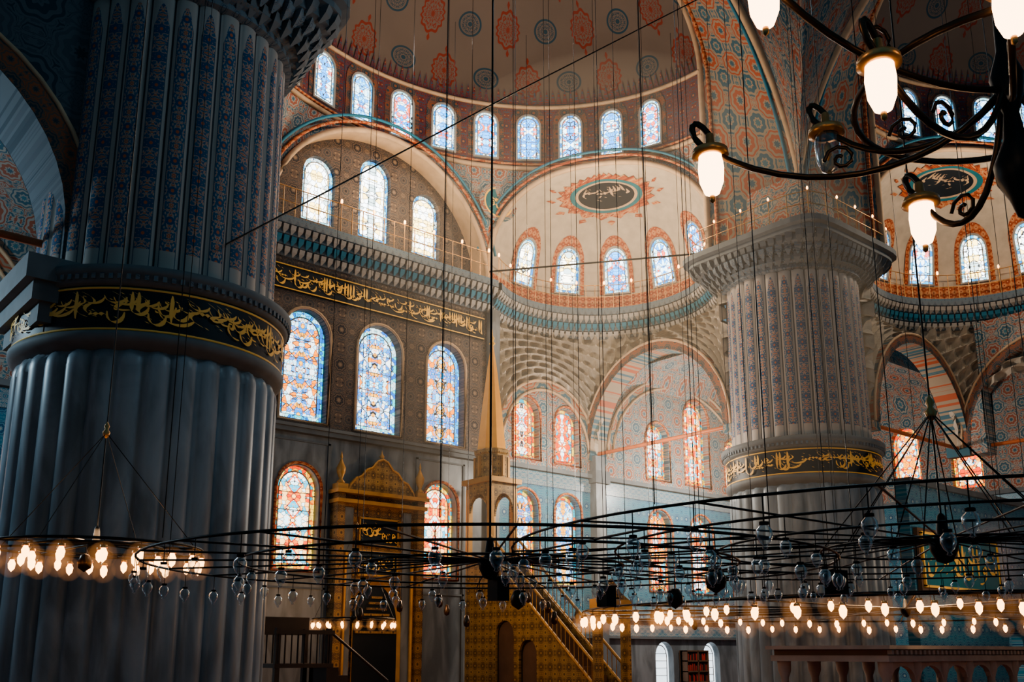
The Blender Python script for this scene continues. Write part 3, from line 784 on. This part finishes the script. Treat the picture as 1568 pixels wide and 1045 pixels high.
# ------------------------------------------------------------------ mihrab
MT = lambda s, t, z: (s*.85-.12, t, z)
mb = MB(MT)
mb.box(-1.9, 1.9, 8.85, 9.1, 0, 6.6, 'dgold')
for s in (-1.78, 1.78):
    mb.box(s-.16, s+.16, 8.6, 8.9, 0, 6.5, 'dgold'); mb.box(s-.22, s+.22, 8.55, 8.9, 6.5, 6.8, 'oldgold')
    mb.lathe((s, 8.72, 6.8), [(.12, 0), (.16, .05), (.06, .15), (.15, .35), (.17, .5), (.08, .68), (.03, .8), (.05, .86), (0, 1.05)], 12, 'oldgold')
    mb.lathe((s-.3*(1 if s > 0 else -1), 8.7, .3), [(.1, 0), (.07, .1), (.07, 4.2), (.12, 4.35)], 12, 'oldgold')
mb.box(-2.0, 2.0, 8.5, 9.1, 6.2, 6.32, 'oldgold'); mb.box(-2.05, 2.05, 8.45, 9.1, 6.5, 6.62, 'oldgold')
P = [(-1.5, 6.62)]
for i in range(13):
    x = -1.4+2.8*i/12; P.append((x, 6.8+.95*(1-abs(x)/1.4)+(.08 if i % 2 else 0)))
P.append((1.5, 6.62))
merge(mb, plate('c', P, [], .14, lambda x, y, d: (x, 8.75+d, y), 'mgold', MT))
mb.tube([(x, 8.65, z) for x, z in P], .04, 'oldgold', 5)
mb.lathe((0, 8.74, 7.75), [(.03, 0), (.1, .1), (.03, .2), (0, .34)], 8, 'oldgold')
for z0, z1, w in ((4.95, 5.8, .85), (4.0, 4.75, .85)):
    mb.box(-w, w, 8.78, 8.86, z0, z1, 'navy')
    for q in (z0, z1): mb.box(-w-.04, w+.04, 8.75, 8.86, q-.03, q+.03, 'oldgold')
    for q in (-w, w): mb.box(q-.03, q+.03, 8.75, 8.86, z0, z1, 'oldgold')
    callig(mb, lambda x, z, o: (-x, 8.78-o, z), -w+.05, 2*w-.1, z0+.06, z1-z0-.12, seed=int(z0*7))
N = arch(0, .2, 1.9, 3.5, 14, 1.5)
n = len(N)
vs = [(x, 8.84, z) for x, z in N]+[(x*1.12, 8.74, .2+(z-.2)*1.04) for x, z in N]
mb.add(vs, [(i, (i+1) % n, n+(i+1) % n, n+i) for i in range(n)], 'oldgold')
mb.add([(x, 8.83, z) for x, z in N], [tuple(range(n))], 'navy')
for k in range(7):
    zz = 2.2+k*.18; ww = .9*(1-k/8)
    mb.box(-ww, ww, 8.76, 8.84, zz, zz+.07, 'dgold')
for s in (-1.3, 1.3): mb.box(s-.18, s+.18, 8.8, 8.86, .4, 6.1, 'wallmarble')
mb.done('mihrab')

# ------------------------------------------------------------------ minbar
cx, cy = 3.5, 7.5
MM = lambda s, t, z: (3.5+(s-3.5)*.88, t, z)
mb = MB(MM)
mb.box(cx-.65, cx+.65, cy-.65, cy+.65, 0, 4.6, 'mgold')
for a in (-.65, .65):
    for b in (-.65, .65):
        mb.box(cx+a*.88-.09, cx+a*.88+.09, cy+b*.88-.09, cy+b*.88+.09, 4.6, 7.0, 'oldgold')
def mini(axis, sg):
    P = [(-.65, 6.2), (-.65, 7.2), (.65, 7.2), (.65, 6.2), (.48, 6.2)]
    for i in range(13): a = pi*i/12; P.append((.46*cos(a), 6.2+.6*sin(a)))
    P.append((-.48, 6.2))
    f = (lambda x, y, d: (cx+x, cy+sg*.62+d, y)) if axis else (lambda x, y, d: (cx+sg*.62+d, cy+x, y))
    merge(mb, plate('m', P, [], .08, f, 'mgold', MM))
for ax in (0, 1):
    for sg in (-1, 1): mini(ax, sg)
mb.box(cx-.78, cx+.78, cy-.78, cy+.78, 7.15, 7.32, 'oldgold'); mb.box(cx-.7, cx+.7, cy-.7, cy+.7, 4.55, 4.7, 'oldgold')
mb.lathe((cx, cy, 0), [(.6, 7.32), (.6, 8.15), (.68, 8.2), (.68, 8.3), (.56, 8.36)], 8, 'mgold', False, rot=pi/8)
mb.lathe((cx, cy, 0), [(.56, 8.36), (.38, 9.9), (.19, 11.3), (.05, 12.1)], 8, 'brass', False, rot=pi/8)
mb.lathe((cx, cy, 12.1), [(.05, 0), (.12, .08), (.05, .18), (.09, .28), (.03, .38), (.0, .65)], 8, 'gold')
for k in range(8):
    a = 2*pi*k/8; mb.box(cx+.6*cos(a)-.05, cx+.6*cos(a)+.05, cy+.6*sin(a)-.05, cy+.6*sin(a)+.05, 7.4, 8.1, 'oldgold')
n = 18
for i in range(n):
    t0 = 6.85-(i+1)*.26; z = 4.5-(i)*.235
    mb.box(cx-.5, cx+.5, t0, t0+.26, 0, z, 'wood2')
for sx in (-.62, .62):
    f = lambda x, y, d, sx=sx: (cx+sx+d, x, y)
    merge(mb, plate('s', [(6.85, 0), (6.85, 4.75), (2.1, .65), (2.1, 0)], [arch(6.1, .4, .9, 2.2), arch(5.0, .4, .8, 1.6)], .1, f, 'mgold', MM))
    for off, m in ((0, 'oldgold'), (-.62, 'oldgold')):
        mb.tube([(cx+sx*1.05, 6.85, 5.35+off), (cx+sx*1.05, 2.1, 1.25+off)], .05, m, 5)
    for i in range(26):
        q = 6.75-i*.18; z = 5.26-i*.1555
        mb.tube([(cx+sx*1.08, q, z), (cx+sx*1.08, q, z-.62)], .018, 'oldgold', 4)
mb.box(cx-.75, cx-.55, 1.9, 2.15, 0, 3.0, 'mgold'); mb.box(cx+.55, cx+.75, 1.9, 2.15, 0, 3.0, 'mgold')
mb.box(cx-.8, cx+.8, 1.85, 2.2, 2.7, 3.1, 'oldgold')
merge(mb, plate('p', [(-.8, 3.1), (-.4, 3.3), (0, 3.7), (.4, 3.3), (.8, 3.1)], [], .12, lambda x, y, d: (cx+x, 2.0+d, y), 'mgold', MM))
mb.done('minbar')

# ------------------------------------------------------------------ preacher chair, muezzin platform, bookcase, panel
mb = MB(); cx, cy = -5.2, 4.7
for a in (-.7, .7):
    for b in (-.6, .6): mb.box(cx+a-.06, cx+a+.06, cy+b-.06, cy+b+.06, 0, 2.2, 'wood')
mb.box(cx-.8, cx+.8, cy-.7, cy+.7, 1.25, 1.35, 'wood')
for i in range(9):
    for yy in (-.66, .66): mb.tube([(cx-.7+i*.175, cy+yy, 1.35), (cx-.7+i*.175, cy+yy, 2.1)], .02, 'wood', 4)
mb.box(cx-.8, cx+.8, cy-.72, cy-.6, 2.05, 2.15, 'wood'); mb.box(cx-.8, cx+.8, cy+.6, cy+.72, 2.05, 2.5, 'wood')
for i in range(6): mb.box(cx+.8+i*.28, cx+1.08+i*.28, cy-.5, cy+.5, 0, 1.25-i*.2, 'wood')
mb.tube([(cx+.8, cy-.55, 2.1), (cx+2.5, cy-.55, .9)], .04, 'wood', 5); mb.tube([(cx+2.5, cy-.55, .9), (cx+2.5, cy-.55, 0)], .05, 'wood', 5)
mb.done('preacher_chair')

mb = MB()
x0, x1, y0, y1 = 2.4, 11.2, -7.0, -4.2
mb.box(x0, x1, y0, y1, 1.55, 1.68, 'wood2'); mb.box(x0-.14, x1+.14, y0-.14, y1+.14, 1.68, 1.76, 'frame'); mb.box(x0-.06, x1+.06, y0-.06, y1+.06, 1.42, 1.55, 'frame')
for i in range(45): mb.box(x0+i*.195, x0+i*.195+.09, y0-.1, y0, 1.57, 1.66, 'frame')
for i in range(8):
    xx = x0+.15+i*(x1-x0-.3)/7
    for yy in (y0+.15, y1-.15):
        mb.lathe((xx, yy, 0), [(.16, 0), (.16, .12), (.10, .2), (.09, 1.05), (.15, 1.2), (.16, 1.42)], 10, 'frame')
    if i < 7:
        w = (x1-x0-.3)/7; P = [(xx, 1.05), (xx, 1.45), (xx+w, 1.45), (xx+w, 1.05)]
        for k in range(9): a = pi*k/8; P.append((xx+w/2+(w/2-.12)*cos(a), 1.05+.28*sin(a)))
        merge(mb, plate('q', P, [], .12, lambda x, y, d: (x, y0+.15+d, y), 'frame'))
mb.done('muezzin_platform')

mb = MB(); x0, x1 = 14.75, 16.15
mb.box(x0, x1, 8.9, 9.05, 0, 1.7, 'wood2')
for z in (0, .42, .84, 1.26, 1.66): mb.box(x0, x1, 8.65, 9.0, z, z+.05, 'wood2')
for x in (x0, x1-.05, (x0+x1)/2): mb.box(x, x+.05, 8.65, 9.0, 0, 1.7, 'wood2')
for z in (.05, .47, .89, 1.31):
    x = x0+.07
    while x < x1-.12:
        h = RND.uniform(.2, .3); w = RND.uniform(.04, .07); mb.box(x, x+w-.008, 8.7, 8.9, z, z+h, RND.choice(['redbook', 'redbook', 'navy', 'wood'])); x += w
mb.done('bookcase')

mb = plate('w', [(14.05, 0), (24.5, 0), (24.5, 7.2), (14.05, 7.2)], [arch(21.2, .3, 1.2, 2.2), arch(23.0, .3, 1.2, 2.2)], .4, lambda x, y, d: (x, -1.5+d, y), 'tile')
mb.box(14.05, 24.6, -1.85, -1.2, 7.2, 7.4, 'stone'); mb.box(14.05, 24.5, -1.75, -1.6, 2.9, 3.0, 'stone')
mb.done('wall_screen')
mb = MB()
a, b, z0, z1 = 14.2, 20.1, 3.6, 5.7
mb.box(a, b, -1.86, -1.72, z0, z1, 'wood2'); mb.box(a+.15, b-.15, -1.9, -1.85, z0+.15, z1-.15, 'tealdisc')
for q in (z0+.12, z1-.2): mb.box(a+.12, b-.12, -1.94, -1.86, q, q+.08, 'gold')
for q in (a+.12, b-.2): mb.box(q, q+.08, -1.94, -1.86, z0+.15, z1-.15, 'gold')
callig(mb, lambda x, z, o: (x, -1.9-o, z), a+.4, b-a-.8, z0+.25, z1-z0-.5, seed=41, dens=.95)
mb.done('calligraphy_panel')

# ------------------------------------------------------------------ chandeliers
def cup(mb, p, lit, sc=1., glow=None):
    x, y, z = p
    if lit:
        mb.tube([(x, y, z), (x, y, z-.07*sc)], .005*sc, 'dark', 3)
        mb.lathe((x, y, z-.07*sc), [(.0, 0), (.035*sc, 0), (.04*sc, -.03*sc)], 8, 'brassy')
        mb.lathe((x, y, z-.1*sc), [(.022*sc, 0), (.045*sc, -.05*sc), (.036*sc, -.11*sc), (.0, -.15*sc)], 8, 'bulb')
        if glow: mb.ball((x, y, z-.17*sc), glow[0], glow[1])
    else:
        z -= .08
        mb.tube([(x, y, z+.08), (x, y, z-.07*sc)], .005*sc, 'dark', 3)
        mb.lathe((x, y, z-.07*sc), [(.02*sc, .0), (.022*sc, -.02*sc), (.05*sc, -.05*sc), (.052*sc, -.09*sc), (.035*sc, -.13*sc), (.012*sc, -.15*sc), (.02*sc, -.165*sc), (0, -.175*sc)], 9, 'cup')
        mb.lathe((x, y, z-.07*sc), [(.03*sc, 0), (.03*sc, -.02*sc), (0, -.02*sc)], 6, 'dark')
def ring_chandelier(nm, c, z, radii, ns, sp, lit, apex, top, rr=.018, sc=1., wires=8, dz=0., pods=(), hw=.013, glow=None, wr=None):
    mb = MB(); cx, cy = c
    for k, r in enumerate(radii):
        n = 64; zz = z+dz*k
        mb.tube([(cx+r*cos(2*pi*i/n), cy+r*sin(2*pi*i/n), zz) for i in range(n)], rr, 'dark', 5, True)
        nl = max(6, int(2*pi*r/sp))
        for i in range(nl):
            a = 2*pi*(i+.5)/nl+RND.uniform(-.02, .02)
            cup(mb, (cx+r*cos(a), cy+r*sin(a), zz), lit, sc*RND.uniform(.9, 1.1), glow)
    for i in range(ns):
        a = 2*pi*(i+.3)/ns; r = radii[0]
        mb.tube([(cx, cy, z+.06), (cx+.5*r*cos(a), cy+.5*r*sin(a), z+.03), (cx+r*cos(a), cy+r*sin(a), z)], rr*.8, 'dark', 5)
    mb.lathe((cx, cy, z), [(0, -.12), (.06, -.1), (.10, -.02), (.11, .05), (.05, .1), (.03, .25), (0, .28)], 12, 'dark')
    for i in range(wires):
        a = 2*pi*(i+.5)/wires; r = wr or radii[0]
        mb.tube([(cx+r*cos(a), cy+r*sin(a), z), (cx, cy, apex)], .006, 'dark', 3)
    if wires: mb.lathe((cx, cy, apex-.05), [(0, -.03), (.03, 0), (.05, .05), (.02, .09), (.035, .13), (0, .2)], 10, 'brassy')
    mb.tube([(cx, cy, z), (cx, cy, top)], hw, 'dark', 4)
    for (px, py, kind) in pods:
        q = (cx+px, cy+py, z-.1)
        mb.tube([(q[0], q[1], z), q], .006, 'dark', 3)
        if kind: mb.lathe((q[0], q[1], q[2]), [(0, 0), (.05, -.02), (.085, -.1), (.075, -.17), (0, -.22)], 12, 'bronze')
        else: mb.box(q[0]-.07, q[0]+.07, q[1]-.07, q[1]+.07, q[2]-.2, q[2], 'dark')
    return mb.done(nm)
g1 = (.16, glow_volume_mat('lamp_halo_near', (1, .42, .14), .42)); g2 = (.24, glow_volume_mat('lamp_halo_far', (1, .40, .12), .24))  # glowing volume balls around the bulbs, added to imitate lamp bloom
ring_chandelier('oil_lamp_chandelier', (-11.63, -11.04), 2.36, [3.0, 2.2, 1.2], 22, .45, False, 7.5, 25, sc=.8, wires=0, rr=.011, pods=((.1, 0, 0), (1.2, 1.0, 1), (2.3, -.2, 1), (1.7, .2, 0)))
ring_chandelier('oil_lamp_chandelier', (-9.88, -14.38), 2.38, [3.3, 2.5, 1.7, .9], 22, .45, False, 3.45, 25, sc=.75, wires=10, wr=.9, rr=.009, hw=.008, pods=((.1, 1, 0), (-1, 1.4, 1)))
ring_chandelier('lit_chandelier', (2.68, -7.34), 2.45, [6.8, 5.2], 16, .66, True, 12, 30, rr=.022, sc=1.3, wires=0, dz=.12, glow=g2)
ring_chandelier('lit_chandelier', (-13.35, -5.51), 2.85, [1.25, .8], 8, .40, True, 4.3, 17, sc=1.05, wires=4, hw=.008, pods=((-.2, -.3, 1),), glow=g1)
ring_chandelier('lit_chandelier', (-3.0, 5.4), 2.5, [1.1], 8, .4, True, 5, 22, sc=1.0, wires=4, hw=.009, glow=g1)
# near bronze scroll-arm chandelier
mb = MB(); H = (-14.66, -17.0)
mb.lathe((*H, 2.78), [(0, -.06), (.015, -.05), (.03, 0), (.055, .05), (.06, .1), (.03, .17), (.02, .25), (.035, .30), (.045, .36), (.02, .44), (.016, .6), (.012, 6), (0, 6)], 20, 'dark')
L = [((-15.08, -16.31, 2.97), 1), ((-15.17, -16.90, 2.94), 1), ((-14.58, -16.69, 2.83), 1), ((-15.42, -16.75, 3.14), 1), ((-15.05, -17.17, 3.06), 1), ((-14.75, -16.50, 3.08), 0), ((-14.2, -17.4, 2.95), 1)]
rg = .40
mb.tube([(H[0]+rg*cos(2*pi*i/40), H[1]+rg*sin(2*pi*i/40), 3.10) for i in range(40)], .010, 'bronze', 6, True)
for (p, lit) in L:
    d = Vector((p[0]-H[0], p[1]-H[1], 0)); l = d.length; d.normalize(); zt = p[2]+.10
    def pt(r, z): return (H[0]+d.x*r, H[1]+d.y*r, z)
    pts = [pt(r, z) for r, z in bez((.02, 3.10), (l*.25, zt-.20), (l*.7, zt-.22), (l*1.02, zt+.0), 12)]+[pt(r, z) for r, z in bez((l*1.02+.01, zt+.01), (l+.07, zt+.06), (l+.05, zt+.13), (l, zt+.04), 8)]
    mb.tube(pts, .0095, 'bronze', 7)
    mb.tube([pt(l*.55+.045*(1-a/14)*cos(a*.7), zt-.10+.045*(1-a/14)*sin(a*.7)) for a in range(13)], .006, 'bronze', 5)
    mb.lathe((p[0], p[1], zt), [(0, .05), (.012, .04), (.014, .01), (.03, 0), (.052, -.012), (.054, -.03), (.036, -.034)], 20, 'brassy')
    mb.lathe((p[0], p[1], zt-.03), [(.034, 0), (.038, -.04), (.035, -.085), (.022, -.12), (.0, -.132)], 20, 'bulbn' if lit else 'cup')
    mb.lathe((p[0], p[1], zt-.16), [(.004, .01), (.008, .0), (.008, -.015), (0, -.022)], 8, 'brassy')
    if not lit: mb.lathe((p[0], p[1], zt-.05), [(0, 0), (.012, -.02), (.012, -.05), (0, -.07)], 8, 'brassy')
mb.done('scroll_arm_chandelier')

# ------------------------------------------------------------------ cables
mb = MB()
for i in range(16):
    a = 2*pi*i/16
    for r in (6.8, 5.2):
        if r < 6 and i % 2: continue
        x, y = 2.68+r*cos(a), -7.34+r*sin(a); mb.tube([(x, y, 2.5), (x, y, 26)], .008, 'dark', 3)
for (x, y, z) in [(-3, 1.5, 3), (-1, 3, 2.6), (1.2, 2.2, 3), (2.5, 4.5, 3.4), (-2.2, 4.4, 3), (4.6, 3.2, 2.8), (6.2, 1.2, 2.6), (.2, 5.5, 3), (-4.3, 3.0, 2.7), (5.5, 5.5, 3), (7.5, 4, 3), (-.8, -.2, 2.6)]:
    mb.tube([(x, y, z), (x, y, 22.4)], .009, 'dark', 3)
    mb.lathe((x, y, z), [(0, 0), (.05, -.03), (.09, -.2), (.07, -.3), (0, -.34)], 8, 'bronze')
for i in range(8):
    a = 2*pi*i/8; mb.tube([(-9.88+3.3*cos(a), -14.38+3.3*sin(a), 2.4), (-9.88+3.3*cos(a), -14.38+3.3*sin(a), 25)], .0035, 'dark', 3)
    mb.tube([(-11.63+3*cos(a), -11.04+3*sin(a), 2.4), (-11.63+3*cos(a), -11.04+3*sin(a), 25)], .0045, 'dark', 3)
mb.tube([(-10.3, -1.6, 9.0), (-3, -1.5, 15.2), (5, -1.3, 21.9)], .018, 'dark', 4)
mb.tube([(4.5, 9.0, 15.6), (9.6, 2.2, 15.6)], .035, 'dark', 5)
mb.done('hanging_cables')

# ------------------------------------------------------------------ self-glowing volume imitating hazy light in the exedra bay
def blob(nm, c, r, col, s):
    mb = MB(); mb.lathe(c, [(r[0]*sin(pi*i/16), -r[1]*cos(pi*i/16)) for i in range(17)], 32, glow_volume_mat(nm, col, s)); mb.done(nm)
blob('exedra_glow_haze', (6, 4.2, 12), (9.0, 9.5), (1, .76, .50), .0085)

# ------------------------------------------------------------------ lights
def light(nm, typ, loc, energy, col, size=.5):
    l = bpy.data.lights.new(nm, typ); l.energy = energy; l.color = col; l.shadow_soft_size = size
    o = bpy.data.objects.new(nm, l); o.location = loc
    scene.collection.objects.link(o); return o
light('chandelier_and_fill_light', 'POINT', (2.7, -7.3, 3.2), 550, (1, .60, .32), .3)
light('chandelier_and_fill_light', 'POINT', (15.5, -5.5, 4.6), 260, (1, .80, .6), .3)  # added fill, no chandelier hangs here; brightens the calligraphy panel
light('chandelier_and_fill_light', 'POINT', (-13.35, -5.51, 3.1), 45, (1, .6, .33), .2)
light('chandelier_and_fill_light', 'POINT', (-1.0, 5.0, 3.6), 190, (1, .6, .3), .2)  # added warm fill beside the small ring, brightens mihrab and minbar
light('exedra_fill', 'POINT', (6.2, 4.6, 16.8), 720, (1, .78, .52), .2)  # unseen point light added in the exedra, stands in for window light
light('tympanum_fill', 'POINT', (0, 7.6, 17.0), 450, (1, .76, .50), .2)  # unseen point light added before the tympanum windows
light('aisle_fill', 'POINT', (14.5, 5, 8.5), 1500, (1, .92, .82), .3)  # added fill for the corner bay and its tile wall
light('aisle_fill', 'POINT', (7.2, 5.2, 8.0), 1000, (1, .88, .74), .3)  # added fill below the exedra, lifts muqarnas and tiles
light('aisle_fill', 'POINT', (-17, 4.5, 8.5), 900, (.6, .85, 1), .3)  # added cool fill so the left aisle arch reads
light('semi_dome_fill', 'POINT', (0, 4.5, 21.0), 560, (1, .86, .74), .3)  # unseen point light added to brighten the semi-dome and drum
light('side_fill', 'POINT', (16, -5, 17), 480, (1, .82, .62), .3)  # unseen point light added to brighten the right side vaults
light('nave_fill', 'POINT', (-4, -9, 14), 620, (.50, .78, .95), 1.0)  # added cool fill in mid-nave, no such source there

w = bpy.data.worlds.new('World'); scene.world = w; w.use_nodes = True
w.node_tree.nodes['Background'].inputs[0].default_value = (.10, .40, .58, 1)
w.node_tree.nodes['Background'].inputs[1].default_value = .32

# ------------------------------------------------------------------ camera
cam = bpy.data.cameras.new('camera'); co = bpy.data.objects.new('camera', cam); scene.collection.objects.link(co)
co.location = (-17.25, -17.95, 1.6); co.rotation_euler = (radians(103), 0, -radians(40.4))
cam.sensor_width = 36; cam.lens = 36*1500/1568; cam.shift_y = 132/1568
cam.clip_start = .05; cam.clip_end = 200
scene.camera = co
scene.view_settings.view_transform = 'AgX'
try: scene.view_settings.look = 'AgX - Medium High Contrast'
except Exception: pass
